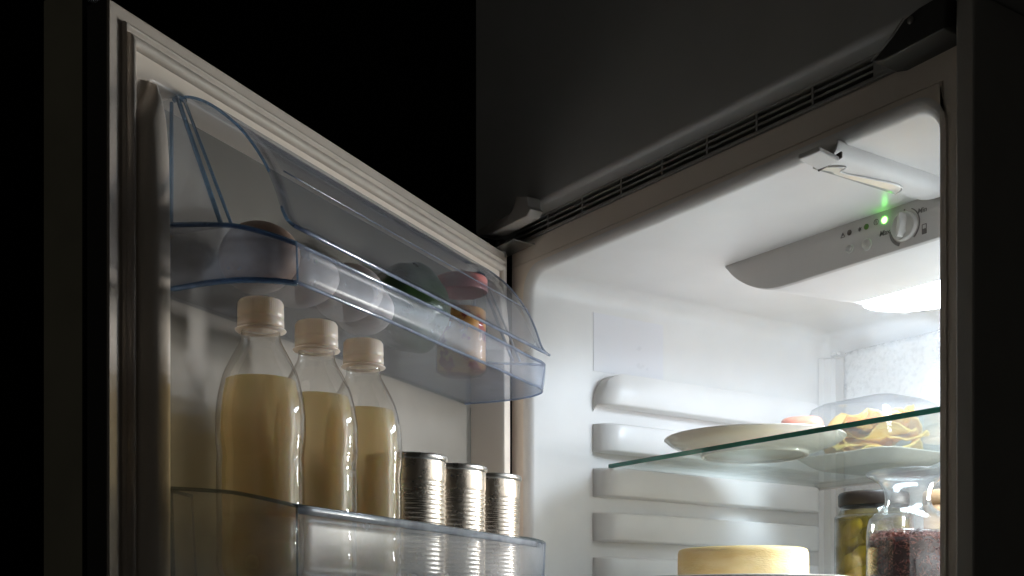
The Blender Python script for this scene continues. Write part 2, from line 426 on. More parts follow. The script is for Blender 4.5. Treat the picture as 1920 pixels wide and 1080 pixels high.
# added lamp, hidden at the right of the back wall, to brighten the door
rl = empty('added_rear_lamp', (0, 0, 0)); rl.parent = fr
for (za, zb) in ((.186, .262), (.040, .150)):
    box('housing', .356, .420, .4560, .4640, za, zb, 'white', rl, bevel=.001)
    box('light_shield_lip', .3560, .3600, .4110, .4559, za, zb, 'white', rl, bevel=.0006)
    box('light_shield_lip', .4160, .4200, .4160, .4559, za, zb, 'white', rl, bevel=.0006)  # lips added to limit how far the lamp's light spreads sideways
    nsl = 9 if za > .1 else 6
    for k in range(nsl+1):
        z = za+.0008+(zb-za-.0016)*k/nsl
        box('slat', .3602, .4158, .4290, .4548, z-.0005, z+.0005, 'white', rl, bevel=0)  # slats added to keep the lamp's light off the ceiling
    v = [(x, .4552, z) for x in (.3640, .4120) for z in (za+.004, zb-.004)]
    obj('lamp_lens', v, [(0, 2, 3, 1)], 'added_rear_lens', rl, smooth=False)
# droplets of condensation on the plate
v, f = [], []
for i in range(900):
    x = .06+random.random()*.42; z = .06+random.random()*.28; r = .0006+.0009*random.random()**2
    b = len(v); 
    v += [(x+r, .4625, z), (x, .4625, z+r*1.2), (x-r, .4625, z), (x, .4625, z-r*1.5), (x, .4625-r*.9, z-r*.2)]
    f += [(b, b+1, b+4), (b+1, b+2, b+4), (b+2, b+3, b+4), (b+3, b, b+4)]
dr = obj('condensation', v, f, 'frost', pl); dr['kind'] = 'stuff'

# ---- control panel with lamp
YF = .150
pn = empty('control_panel', (0, 0, 0)); pn.parent = fr
# outline of the fascia in x-z, curved up at the left end
def fas_outline():
    p = [(.1660, ZC+.002)]
    for (x, z) in smooth_path([(.1665, .3640), (.182, .3490), (.203, .3365), (.226, .3290), (.250, .3277), (.300, .3277)], 6): p.append((x, z))
    p += [(.505, .3277), (.505, ZC+.002)]
    return p
ol = fas_outline(); n = len(ol)
zt = ZC+.002
v = []
# front rim, rounded lower edge, then underside rising to lamp
rings = [(YF, 0, 0), (YF+.0008, .0, -.0007), (YF+.003, -.001, -.0016), (YF+.012, -.002, -.0035), (YF+.040, -.004, -.0092), (YF+.066, -.006, -.0146), (YF+.071, -.008, -.0135)]
for (y, dx, dz) in rings:
    for (x, z) in ol:
        k = 0 if z > ZC else 1
        kk = k*min(1, (ZC-z)/.02)
        sx = 1.0
        xx = x
        if x < .30: xx = x+max(0, (y-YF))*.75
        v.append((xx, y, z+dz*kk))
f = []
for j in range(len(rings)-1):
    for i in range(n-1): f.append((j*n+i, (j+1)*n+i, (j+1)*n+i+1, j*n+i+1))
f.append(tuple(range(n-1, -1, -1))[::-1])
hs = obj('fascia', v, f, 'fascia', pn)
hs.data.materials.append(M['white'])
for p in hs.data.polygons:
    if p.center.y > YF+.0035: p.material_index = 1
m_ = hs.modifiers.new('e', 'EDGE_SPLIT'); m_.split_angle = R(50)
# lamp: bulging lens tray behind the fascia
lx0, lx1, ly0, ly1 = .250, .512, YF+.0725, .322
v = []
LN, LM = 40, 10
for i in range(LN+1):
    x = lx0+(lx1-lx0)*(i/LN)**1.3
    hw = 1.0 if x > lx0+.09 else math.sqrt(max(0, 1-((lx0+.09-x)/.09)**2))
    for j in range(LM+1):
        w_ = j/LM*2-1
        y = ly0+.030+(ly1-ly0-.030)*0+ (w_*hw*.5+.5*1)*(ly1-ly0)-.030
        z = .3182-.0035*(1-w_*w_)*hw+.0040*(1-hw)
        v.append((x, y, z))
lens = obj('lamp_lens', v, grid_faces(LN+1, LM+1, flip=True), 'lens', pn)
box('lamp_tray', lx0-.002, lx1+.004, ly0-.0015, ly1+.006, .3240, ZC+.001, 'white', pn, bevel=.003)

def disc(name, x, z, r, mat, parent=pn, h=.0006, y=YF, r2=None, n=28, prof=None):
    pr = prof or [(0, h), ((r2 or r*.92), h), (r, h*.4), (r, 0)]
    o = lathe(name, pr, mat, parent, n=n); o.location = (x, y, z); o.rotation_euler = (R(90), 0, 0)
    return o
def at(x, z): return (x-.0037, z+.0019)
x, z = at(.3672, .3555); disc('indicator_light', x, z, .0030, 'led', h=.0012, prof=[(0, .0016), (.0016, .0013), (.0027, .0006), (.0030, 0)])['label'] = 'glowing green indicator light'
x, z = at(.3476, .3550); disc('indicator_light', x, z, .0026, 'led_off_green')['label'] = 'unlit green indicator light'
x, z = at(.3285, .3549); disc('indicator_light', x, z, .0026, 'led_off_dark')['label'] = 'unlit dark indicator light'
for (bx, bz, br) in ((.3291, .3398, .0040), (.3482, .3386, .0056)):
    x, z = at(bx, bz)
    disc('button', x, z, br, 'knobmat', prof=[(0, .0004), (br*.68, .0004), (br*.74, .0012), (br*.85, .0018), (br*.95, .0012), (br, 0)])
x, z = at(.3888, .3440)
kn = disc('knob', x, z, .0125, 'knobmat', n=48, prof=[(0, .0030), (.0104, .0030), (.0112, .0038), (.0122, .0036), (.0128, .0020), (.0130, 0)])
v, f = [], []
for (yy, hw) in ((-.0028, .0042), (-.0095, .0016)):
    for (zz, k) in ((-.0102, .45), (-.006, .9), (.006, .9), (.0102, .45)):
        v += [(-hw*k, yy, zz), (hw*k, yy, zz)]
f = [(0, 2, 10, 8), (2, 4, 12, 10), (4, 6, 14, 12), (1, 9, 11, 3), (3, 11, 13, 5), (5, 13, 15, 7), (8, 10, 11, 9), (10, 12, 13, 11), (12, 14, 15, 13), (0, 8, 9, 1), (6, 7, 15, 14)]
g = obj('grip', [(a, c, -b) for (a, b, c) in v], f, 'knobmat', kn, bevel=.0006)
g.rotation_euler = (0, 0, R(-8))
def arc(name, cx, cz, r0, r1, a0, a1, w0, w1, n=20):
    v = []
    for k in range(n+1):
        t = k/n; a = R(a0+(a1-a0)*t); rr = r0+(r1-r0)*t; ww = w0+(w1-w0)*t
        for (q, yy) in ((rr-ww/2, -.0004), (rr+ww/2, -.0004)): v.append((cx+q*math.cos(a), YF+yy, cz+q*math.sin(a)))
    return obj(name, v, grid_faces(n+1, 2), 'print', pn, solid=.0003)
KX, KZ = x, z
arc('printed_arc', KX, KZ, .0152, .0152, 62, -52, .0007, .0013)
arc('printed_arc', KX, KZ, .0152, .0155, 182, 250, .0022, .0030)
texts = []
def text(s, x, z, size, ital=.2):
    c = bpy.data.curves.new('printed_text', 'FONT'); c.body = s; c.size = size; c.extrude = .0001; c.align_x = 'CENTER'; c.align_y = 'CENTER'; c.shear = ital
    c.offset = .00008
    o = bpy.data.objects.new('printed_text', c); c.materials.append(M['print']); col.objects.link(o)
    o.location = (x, YF-.0003, z); o.rotation_euler = (R(90), 0, 0); o.parent = pn; texts.append(o); return o
x, z = at(.3675, .3440); text('Max', x, z, .0066)
x, z = at(.4065, .3528); text('Min', x, z, .0062)
x, z = at(.3885, .3583); disc('printed_dot', x, z, .0008, 'print', h=.0004)
# power, snowflake, warning triangle, fridge-level symbols
def strokes(name, x, z, segs, r=.00028):
    v, f = [], []
    for (a, b) in segs:
        a = Vector(a); b = Vector(b); d = (b-a).normalized(); nrm = Vector((-d.y, d.x))*r
        k = len(v)
        for q in (a-nrm, b-nrm, b+nrm, a+nrm): v.append((x+q.x, YF-.0004, z+q.y))
        f.append((k, k+1, k+2, k+3))
    return obj(name, v, f, 'print', pn, smooth=False, solid=.0003)
def circ(r, n=18): 
    p = [(r*math.cos(2*math.pi*k/n), r*math.sin(2*math.pi*k/n)) for k in range(n+1)]; return list(zip(p[:-1], p[1:]))
x, z = at(.3586, .3560); strokes('printed_symbol', x, z, circ(.0024)+[((0, -.0014), (0, .0014))])
x, z = at(.3405, .3545); strokes('printed_symbol', x, z, [((.0022*math.cos(a), .0022*math.sin(a)), (-.0022*math.cos(a), -.0022*math.sin(a))) for a in (R(90), R(30), R(150))]+circ(.0012, 6))
x, z = at(.3213, .3543); strokes('printed_symbol', x, z, [((-.0024, -.0020), (.0024, -.0020)), ((.0024, -.0020), (0, .0022)), ((0, .0022), (-.0024, -.0020)), ((0, .001), (0, -.0006))])
x, z = at(.4088, .3362); strokes('printed_symbol', x, z, [((-.0021, -.0040), (.0021, -.0040)), ((.0021, -.0040), (.0021, .0040)), ((.0021, .0040), (-.0021, .0040)), ((-.0021, .0040), (-.0021, -.0040)), ((0, -.0040), (0, .0004))], r=.0003)
strokes('printed_symbol', x, z-.0019, [((0, -.0020), (0, .0022))], r=.0018)

# ---- lamp cover strip along the ceiling, with its front clip
cs = empty('cover_strip', (0, 0, 0)); cs.parent = fr
v = []
prof = [(-.0350, .0), (-.0345, -.0055), (-.0320, -.0088), (-.0260, -.0098), (-.0150, -.0098), (-.0095, -.0083), (-.0060, -.0050), (-.0042, -.0010), (-.0040, .001)]
ys = [-.004, -.002, .02, .05, .08, .105, .125, .136, .144, .1475]
for k, y in enumerate(ys):
    s = 1.0 if y < .125 else max(.05, math.sqrt(max(0, 1-((y-.125)/.023)**2)))
    for (x, z) in prof: v.append((.4450+x, y, ZC+.0005+z*(.35+.65*s)))
obj('strip_body', v, grid_faces(len(ys), len(prof), flip=True), 'white', cs, solid=.0008)
v = []
# warm tinted lens let into the lower left face of the strip
ll = smooth_path([(.002, .15), (.014, .9), (.021, 1.0), (.026, .45), (.055, .75), (.080, 1.0), (.094, .8), (.101, .0)], 5)
def wpt(t, q): return (.4450-.0318+.0150*t, ZC-.0092-q)
for (y, wdt) in ll:
    wdt = max(wdt, 0)
    for q in range(5):
        x, z = wpt(q/4*wdt, .0010)
        v.append((x, y, z))
obj('strip_window', v, grid_faces(len(ll), 5, flip=True), 'tint_lens', cs, solid=.0006)
tube('window_rim', [(.4450-.0325, y, ZC-.0096) for y in (.002, .03, .06, .09, .103)], .0008, 'white', cs)
tube('window_rim', [(wpt(max(w_, 0), .0012)[0], y, wpt(max(w_, 0), .0012)[1]) for (y, w_) in ll], .0007, 'white', cs)
v, f = box_data(-.0105, .0105, -.026, -.003, -.0030, .001)
v = [(a, b, c+(.0030 if b < -.01 else 0)) for (a, b, c) in v]
cl = obj('clip', v, f, 'white', cs, bevel=.0014, seg=3); cl.location = (.4320, .0, ZC-.0125)
v, f = box_data(-.0118, .0112, -.0028, -.0008, -.0030, .0020)
v = [(a, b, c-.10*a*(1 if a < 0 else -.5)+(.004 if a > .01 else 0)) for (a, b, c) in v]
cl2 = obj('clip_seal', v, f, 'led_off_dark', cs, bevel=.0006); cl2.location = (.4322, .0, ZC-.0142)

# ---- top hinge with its cover
hg = empty('hinge', (0, 0, 0)); hg.parent = fr
v = []
pts = [(-.010, .4165), (.048, .4165), (.0545, .4185), (.0580, .4245), (.0590, .4300), (.0600, .4310), (.0800, .4250), (.0815, .4140), (.0860, .4105), (.0790, .4050), (.014, .4045), (-.008, .4090)]
n = len(pts)
for y in (-.0370, -.0205):
    for (x, z) in pts: v.append((x, y, z))
f = [tuple(range(n))[::-1], tuple(range(n, 2*n))]+[(i, (i+1) % n, (i+1) % n+n, i+n) for i in range(n)]
obj('hinge_cover', v, f, 'hinge', hg, bevel=.0018, seg=3)
box('hinge_plate', -.020, .045, -.030, -.002, .3920, .3935, 'hinge_metal', hg, bevel=.0005)
box('hinge_arm', -.055, -.006, -.040, -.024, .3960, .4040, 'hinge_metal', hg, bevel=.0015)
lathe('hinge_pin', [(0, .4040), (.005, .4040), (.0055, .4030), (.0055, .3860), (0, .3860)], 'hinge_metal', hg, n=20, cx=.004, cy=-.017)

# ================================================================ THE DOOR (local axes: s along the door, t out of its inner face, z up)
DA = math.atan2(-.8666, .4989)
door = empty('door', (0, 0, 0), DA); door.parent = fr
def W(s, t, z=0.0): return (s*.4989+t*.8666, -s*.8666+t*.4989, z)
S0, S1, ZT = .0118, .5826, .3905
G = dict(s0=.0200, s1=.5715, z1=.3808)             # outer edge of the gasket
gw = .0095
# shell of the door: rim + edges
v, f = loft([[(s, -.0185, z) for (s, t, z) in outer_loop(0, S0+.001, S1-.001, ZB, ZT-.001)],
             [(s, -.0012, z) for (s, t, z) in outer_loop(0, S0, S1, ZB, ZT)],
             [(s, 0, z) for (s, t, z) in outer_loop(0, S0+.0012, S1-.0012, ZB+.001, ZT-.0012)],
             [(s, 0, z) for (s, t, z) in outer_loop(0, G['s0']+.001, G['s1']-.001, ZB+.01, G['z1']-.001)],
             [(s, -.009, z) for (s, t, z) in outer_loop(0, G['s0']+.0012, G['s1']-.0012, ZB+.01, G['z1']-.0012)],
             [(s, -.009, z) for (s, t, z) in outer_loop(0, G['s0']+gw-.0006, G['s1']-gw+.0006, ZB+.02, G['z1']-gw*1.42)]])
o = obj('door_rim', v, f, 'door_rim', door, smooth=True)
o.data.materials.append(M['door_end'])
for p in o.data.polygons:
    if p.center.y < -.003: p.material_index = 1
m_ = o.modifiers.new('e', 'EDGE_SPLIT'); m_.split_angle = R(30)
# gasket swept round the rectangle, mitred
gp = [(0, .0002), (.0004, .0030), (.0013, .0037), (.0021, .0030), (.0027, .0008), (.0040, .0006), (.0048, .0030), (.0060, .0045), (.0078, .0050), (.0095, .0043), (.0103, .0018), (.0104, -.003)]
def gl(o_, h):
    k = gw/.0104
    return [(s, h, z) for (s, t, z) in outer_loop(0, G['s0']+o_*k, G['s1']-o_*k, ZB+.015, G['z1']-o_*1.2)]
v, f = loft([gl(a, b) for (a, b) in gp])
o = obj('gasket', v, f, 'gasket', door)
m_ = o.modifiers.new('e', 'EDGE_SPLIT'); m_.split_angle = R(75)
# inner liner of the door: plate, two vertical dykes and the recessed pan between them
def door_h(s, z):
    k = 1.0
    zt0 = .3540
    # dyke envelope fading at the top
    e = (.30+.70*(1-math.exp(-max(0, .351-z)/.022)))*sstep(.3528, .3495, z)
    ew = 1-sstep(.318, .352, z)
    def bump(x, a, b, c, d):      # rises a..b, flat, falls c..d
        if x <= a or x >= d: return 0
        if x < b: t = (x-a)/(b-a); return math.sqrt(max(0, 1-(1-t)**2))
        if x > c: t = (d-x)/(d-c); return math.sqrt(max(0, 1-(1-t)**1.6))
        return 1
    crest = .0172*e
    pan = -.027*sstep(.3545, .3505, z) 
    if s > .30:
        x = .5620-s
        if x < .0160:
            x0 = .0135*(1-ew)
            return crest*bump(x, x0, .0155, .0160, .04)
        t = sstep(.0160, .0215, x)
        return crest*(1-t)+pan*t
    x = s-.0305
    if x < .022: return crest*bump(x, 0, .012, .022, .06)*1.0
    t = sstep(.022, .031, x)
    return crest*(1-t)+pan*t
ss = [.0305+.0005*k for k in range(0, 90)]+[.076+.012*k for k in range(0, 36)]
ss = [s for s in ss if s < .5285]+[.5290+.0005*k for k in range(0, 67)]
ss = sorted(set([round(s, 5) for s in ss if s <= .5620])); ss[-1] = .5620
zs = [ZB+.03+.03*k for k in range(0, 24)]
zs = [z for z in zs if z < .318]+[.318+.0012*k for k in range(0, 45)]
zs = [z for z in zs if z < G['z1']-.0132]+[G['z1']-.0132]
v = [(s, door_h(s, z), z) for s in ss for z in zs]
obj('door_liner', v, grid_faces(len(ss), len(zs)), 'door_liner', door)
# outer skin of the door and the furniture panel screwed to it
box('door_skin', S0+.0015, S1-.0045, -.0210, -.0186, ZB, ZT-.002, 'steel_dark', door, bevel=.0006)
fp = box('furniture_panel', S0-.010, S1-.0005, -.0560, -.0222, ZB-.02, .4015, 'door_wood', door, bevel=.0010)
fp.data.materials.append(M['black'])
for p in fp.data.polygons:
    if p.normal.x < .5: p.material_index = 1  # all faces but the free end painted black, standing in for shade

# ================================================================ DOOR RACKS
def rack(name, zf, rim, label, rimm, lid):
    root = empty(name, (0, 0, 0), DA); tag(root, label, 'door rack')
    near = [(.5290, -.0245), (.5255, -.001), (.5265, .035), (.5215, .0577), (.5120, .0735), (.5010, .0835)]
    far = [(.1150, .0850), (.1010, .0825), (.0880, .0760), (.0790, .0655), (.0715, .0500), (.0670, .022), (.0690, -.0245)]
    path = [(p.x, p.y) for p in smooth_path([(a, b, 0) for a, b in near], 5)]
    path += [(.5010-(.386)*k/24, .0835+.0040*math.sin(math.pi*k/24)) for k in range(1, 24)]
    path += [(p.x, p.y) for p in smooth_path([(a, b, 0) for a, b in far], 5)]
    def zr(t):
        if t > .083: return rim[2]
        if t > .045: return rim[1]+(rim[2]-rim[1])*((t-.045)/.038)**1.3
        return rim[0]+(rim[1]-rim[0])*max(0, (t+.0))/.045 if t > 0 else rim[0]
    v = []
    for (s, t) in path:
        z1 = zr(t)
        inn = .0035
        c = Vector((.30, .02)); d = (c-Vector((s, t))).normalized()*inn
        for q in range(5):
            k = q/4
            v.append((s+d.x*(1-k)**2, t+d.y*(1-k)**2, zf+(z1-zf)*k))
    obj('wall', v, grid_faces(len(path), 5), 'rack_milky' if lid else 'rack', root, solid=.0022)
    # floor: fan strips between near and far halves
    m = len(path); v = []; f = []
    NS = 26
    base = []
    for (s, t) in path:
        c = Vector((.30, .02)); d = (c-Vector((s, t))).normalized()*.0035
        base.append((s+d.x, t+d.y))
    tmax = []
    v = [(a, b, zf) for (a, b) in base]; v.append((.30, .0, zf)); ctr = len(v)-1
    f = [(i+1, i, ctr) for i in range(m-1)]+[(0, m-1, ctr)]
    obj('floor', v, f, 'rack_floor', root, smooth=False, solid=.0022)
    tube('rim', [(s, t, zr(t)) for (s, t) in path], .0013, rimm[0], root)
    tube('lower_rim', [(a*1.0, b, zf-.0006) for (a, b) in base], .0012, rimm[1], root)
    for dz, t in ((.0, -.0235), (-.0022, -.0242), (.0026, -.0238)):
        tube('back_rail', [(.527-.46*k/12, t, zf+dz) for k in range(13)], .0006, rimm[2], root)
    tube('corner_edge', [(.4995, .0832, zf+.0005), (.5015, .0838, rim[2])], .0007, rimm[3], root)
    tube('corner_edge', [(.1040, .0815, zf+.0005), (.1010, .0835, rim[2])], .0007, 'rim_pale', root)
    return root

r1 = rack('door_rack', .2248, (.2655, .2590, .2487), 'upper clear blue-edged door rack holding eggs, fitted below the curved clear flap',
          ('rim_pale', 'rim_pale', 'rim_pale', 'rim_blue'), True)
# deeper blue where the near end of the tray is seen edge-on
def npath(zf, inn=0):
    near = [(.5255, -.001), (.5265, .035), (.5215, .0577), (.5120, .0735), (.5010, .0835)]
    return [(p.x-inn, p.y-inn*.7) for p in smooth_path([(a, b, 0) for a, b in near], 5)]
tube('end_edge', [(s, t, .2655+(.2590-.2655)*max(0, t)/.045+.0004 if t < .045 else .2590+(.2487-.2590)*((t-.045)/.038)**1.3+.0004) for (s, t) in npath(0)], .0017, 'rim_blue', r1)
tube('end_edge', [(s, t, .2240) for (s, t) in npath(0, .0028)], .0020, 'rim_blue', r1)
# end panels with slanted double bars
for (s, mt) in ((.5210, 'rim_blue'), (.0790, 'rim_pale')):
    v = [(s, -.020, .262), (s, .0385, .2600), (s, .001, .3525), (s, -.012, .3535), (s, -.020, .350)]
    obj('end_panel', v, [(0, 1, 2, 3, 4)], 'rack', r1, smooth=False, solid=.0018)
    tube('end_bar', [(s, .001, .3525), (s, .0385, .2605)], .0016, mt, r1)
    tube('end_bar', [(s-.001, .006, .3500), (s-.001, .0460, .2600)], .0011, mt, r1)
    tube('end_bar', [(s, -.0040, .3500), (s, -.0040, .3000), (s, -.0042, .2655)], .0013, mt, r1)
    tube('end_bar', [(s-.002, -.0040, .352), (s-.002, .0005, .3535), (s-.002, .006, .3500)], .0017, mt, r1)

r2 = rack('door_rack', .0262, (.0905, .0860, .0775), 'lower clear grey-edged door rack holding three juice bottles and three tin cans', ('rim_grey', 'rim_grey', 'rim_grey', 'rim_grey'), False)
tube('end_bar', [(.5225, -.0035, .0895), (.5225, -.0015, .0300)], .0017, 'rim_grey', r2)
tube('end_bar', [(.5205, .0130, .0850), (.5205, .0165, .0300)], .0008, 'rim_grey', r2)
tube('end_bar', [(.5225, -.0035, .0893), (.5205, .0135, .0850)], .0012, 'rim_grey', r2)
# broad pale top flange of the lower rack front
v = []
for k in range(25):
    s = .5010-.386*k/24; t = .0835+.0040*math.sin(math.pi*k/24)
    v += [(s, t+.0012, .0722), (s, t+.0016, .0770), (s, t-.0002, .0782), (s, t-.0040, .0784)]
obj('flange', v, grid_faces(25, 4), 'rim_white', r2, solid=.0008)

# ---- curved flap over the upper rack
lid = empty('rack_flap', (0, 0, 0), DA); tag(lid, 'curved clear bluish plastic flap closing the compartment at the top of the door', 'flap')
pr = smooth_path([(-.020, .3560, 0), (-.002, .3565, 0), (.012, .3525, 0), (.028, .3428, 0), (.048, .3255, 0), (.0645, .3040, 0), (.0745, .2850, 0), (.0825, .2640, 0), (.0900, .2560, 0)], 6)
v = []
svals = [.1060+(.5125-.1060)*k/20 for k in range(21)]
for i, s in enumerate(svals):
    for p in pr:
        # the two ends lean in a little towards the front
        v.append((s, p.x, p.y))
obj('cover', v, grid_faces(len(svals), len(pr)), 'lid_clear', lid, solid=.0020)
tube('front_rim', [(s, .0902, .2560) for s in svals], .0013, 'rim_pale', lid)
tube('front_rim', [(s, .0880, .2580) for s in svals], .0008, 'rim_blue', lid)
tube('near_edge', [(.5125, p.x, p.y) for p in pr[4:34]], .0010, 'rim_blue', lid)
tube('far_edge', [(.1060, p.x, p.y) for p in pr[4:]], .0010, 'rim_pale', lid)
tube('near_edge', [(.5125, p.x, p.y) for p in pr[40:]], .0011, 'rim_blue', lid)
tube('ridge', [(s, .0668, .3022) for s in svals[:-1]], .0005, 'rim_pale', lid)
v = [(.108, -.004, .350), (.108, .030, .333), (.108, .060, .300), (.108, .076, .270), (.108, .070, .262), (.108, -.004, .270)]
obj('end_web', v, [(0, 1, 2, 3, 4, 5)], 'rack', lid, smooth=False, solid=.0015)

# ================================================================ BOTTLES ON THE DOOR
ZF = .0285
k_ = .7988/2226
def zv(v_): return (1170-v_)*k_
bot_prof = [(.0001, ZF), (.020, ZF), (.0265, ZF+.003), (.0288, ZF+.010), (.0290, .050), (.0285, .054), (.0290, .058), (.0290, .066), (.0284, .070), (.0290, .074), (.0290, .104), (.0286, .110), (.0291, .118),
            (.0297, zv(830)), (.0299, zv(800)), (.0296, zv(775)), (.0286, zv(750)), (.0270, zv(728)), (.0246, zv(703)), (.0212, zv(682)), (.0178, zv(664)), (.0150, zv(650)), (.0134, zv(640)), (.0130, zv(628)), (.0130, zv(570))]
def bottle():
    root = empty('juice_bottle', (0, 0, 0), 0)
    P = smooth_path([(r, z, 0) for r, z in bot_prof], 3); P = [(p.x, p.y) for p in P]
    # side ribs moulded into the wall
    def wob(a, z):
        if .06 < z < zv(800): return .012*math.sin(8*a)*sstep(.06, .07, z)*sstep(zv(800), zv(840), z)
        return 0
    body = lathe('bottle', P, 'pet', root, n=72, wob=wob)
    LV = zv(715)
    q = [(r*.955-.0004, z+.001) for (r, z) in P if z < LV]
    q = q+[(q[-1][0], LV), (q[-1][0]*.96, LV+.0002), (0, LV+.0001)]
    lq = lathe('juice', q, 'juice', root, n=64); lq.scale = (.93, .93, 1.0)
    lathe('neck_ring', [(.0130, zv(624)), (.0167, zv(622.5)), (.0171, zv(621)), (.0167, zv(619.5)), (.0130, zv(618.5))], 'cap', root, n=56)
    c = [(.0, zv(563.5)), (.0118, zv(564)), (.0140, zv(566)), (.0151, zv(571)), (.0154, zv(592)), (.0154, zv(597)), (.0150, zv(598)), (.0150, zv(600)), (.0155, zv(601)), (.0156, zv(613)), (.0150, zv(616)), (.0128, zv(616.5))]
    def kn_(a, z): return .006*math.sin(60*a) if zv(597) < z < zv(567) else 0
    lathe('cap', c, 'cap', root, n=240, wob=kn_)
    return root
def copy_tree(o, parent=None):
    c = o.copy(); col.objects.link(c)
    if parent: c.parent = parent
    for ch in list(o.children): copy_tree(ch, c)
    return c
b0 = bottle()
blab = ['beige-capped juice bottle at the free outer end of the door rack, looking largest',
        'middle one of the three juice bottles with beige caps in the door rack',
        'juice bottle with beige cap standing right beside the tin cans']
for i, s in enumerate((.4945, .4300, .3680)):
    o = b0 if i == 0 else copy_tree(b0)
    o.location = W(s, .0495); o.rotation_euler = (0, 0, .4+1.9*i)
    tag(o, blab[i], 'bottle', 'juice bottles in the door rack')

# ================================================================ TIN CANS
def can():
    root = empty('tin_can', (0, 0, 0))
    r0 = .0330; zt_ = .1372
    p = [(0, ZF+.002), (.030, ZF+.002), (.0305, ZF), (r0+.0008, ZF), (r0+.0010, ZF+.003), (r0, ZF+.0045), (r0, ZF+.012)]
    z = ZF+.012
    while z < zt_-.0215:
        for a in (0, .25, .5, .75): p.append((r0-.00045*(1-math.cos(2*math.pi*a)), z+.0038*a))
        z += .0038
    p += [(r0, zt_-.020), (r0, zt_-.0045)]
    lathe('body', p, 'tin', root, n=96)
    lathe('rim', [(r0, zt_-.0050), (r0+.0009, zt_-.0042), (r0+.0014, zt_-.0030), (r0+.0014, zt_-.0010), (r0+.0008, zt_), (r0-.0004, zt_-.0002), (r0-.0010, zt_-.003), (0, zt_-.003)], 'tin_rim', root, n=96)
    return root
c0 = can()
clab = ['ribbed tin can without label beside the last juice bottle', 'middle tin can of the three in the door rack', 'smallest looking tin can, at the hinge end of the door rack']
for i, s in enumerate((.2965, .2240, .1530)):
    o = c0 if i == 0 else copy_tree(c0)
    o.location = W(s, .0450)+Vector((0, 0, 0)) if False else W(s, .0450); o.rotation_euler = (0, 0, i*1.1)
    tag(o, clab[i], 'can', 'tin cans in the door rack')

# ================================================================ EGGS AND THE REST OF THE UPPER RACK
def egg(loc, rx, rz_, long_, wide, mat):
    v, f = [], []; n1, n2 = 24, 36
    for i in range(n1+1):
        th = math.pi*i/n1; c = math.cos(th); w_ = wide*math.sin(th)*(1+.10*c)
        for j in range(n2):
            ph = 2*math.pi*j/n2; v.append((w_*math.cos(ph), w_*math.sin(ph), long_*c))
    for i in range(n1):
        for j in range(n2):
            k = (j+1) % n2; f.append((i*n2+j, (i+1)*n2+j, (i+1)*n2+k, i*n2+k))
    o = obj('egg', v, f, mat, sub=0); o.location = loc; o.rotation_euler = (rx, 0, rz_); return o
zf = .2262
o = egg(W(.4830, .0405, zf+.0245), R(90), DA, .0290, .0242, 'egg_shaded'); tag(o, 'big egg, painted dark for shade, lying sideways at the free end of the upper door rack', 'egg', 'eggs in the upper door rack')
o = egg(W(.4400, .0430, zf+.0215), R(90), DA+.5, .0275, .0212, 'egg'); tag(o, 'pale egg just right of the shaded one in the door rack', 'egg', 'eggs in the upper door rack')
o = egg(W(.3940, .0530, zf+.0215), R(90), DA+.1, .0275, .0215, 'egg'); tag(o, 'pale egg, third from the free end of the rack, above the second bottle', 'egg', 'eggs in the upper door rack')
o = egg(W(.3520, .0400, zf+.0205), R(80), DA-.15, .0265, .0205, 'egg'); tag(o, 'pale egg nearest the dark green vegetable', 'egg', 'eggs in the upper door rack')

# dark green vegetable
vg = empty('green_vegetable', W(.290, .040, zf+.0375), DA); tag(vg, 'dark green squash with dry stem, between the eggs and the red-lidded jar', 'vegetable')
v, f = [], []; n1, n2 = 30, 40
for i in range(n1+1):
    th = math.pi*i/n1; c = math.cos(th)
    for j in range(n2):
        ph = 2*math.pi*j/n2
        r = math.sin(th)**.85*(1+.045*math.cos(5*ph))*(1-.22*c)
        q = Vector((.0430*c, .030*r*math.cos(ph), .0365*r*math.sin(ph)))
        q += q.normalized()*.0022*noise.noise(q*55)
        v.append((q.x, q.y, q.z-.004*c))
for i in range(n1):
    for j in range(n2):
        k = (j+1) % n2; f.append((i*n2+j, (i+1)*n2+j, (i+1)*n2+k, i*n2+k))
obj('skin', v, f, 'green_veg', vg)
tube('stem', smooth_path([(.044, 0, .0), (.054, .001, .004), (.062, .0, .006)], 4), .0042, 'stem', vg, n=10)
# red-lidded jar of relish
jr = empty('relish_jar', W(.1900, .0400, 0), DA); tag(jr, 'small glass jar with red lid and orange relish, in the upper door rack', 'jar')
q = [(0, zf), (.019, zf), (.0232, zf+.003), (.0235, zf+.064), (.0220, zf+.071), (.0205, zf+.073), (.0205, zf+.084)]
lathe('glass', q, 'jar_glass', jr, n=48)
lathe('relish', [(0, zf+.002), (.020, zf+.002), (.0222, zf+.004), (.0223, zf+.056), (.020, zf+.058), (0, zf+.0585)], 'relish', jr, n=48)
lathe('lid', [(.0234, zf+.0740), (.0238, zf+.0755), (.0238, zf+.0850), (.0225, zf+.0872), (.012, zf+.0877), (0, zf+.0872)], 'red_lid', jr, n=96, wob=lambda a, z: .006*math.sin(40*a) if z < zf+.085 else 0)

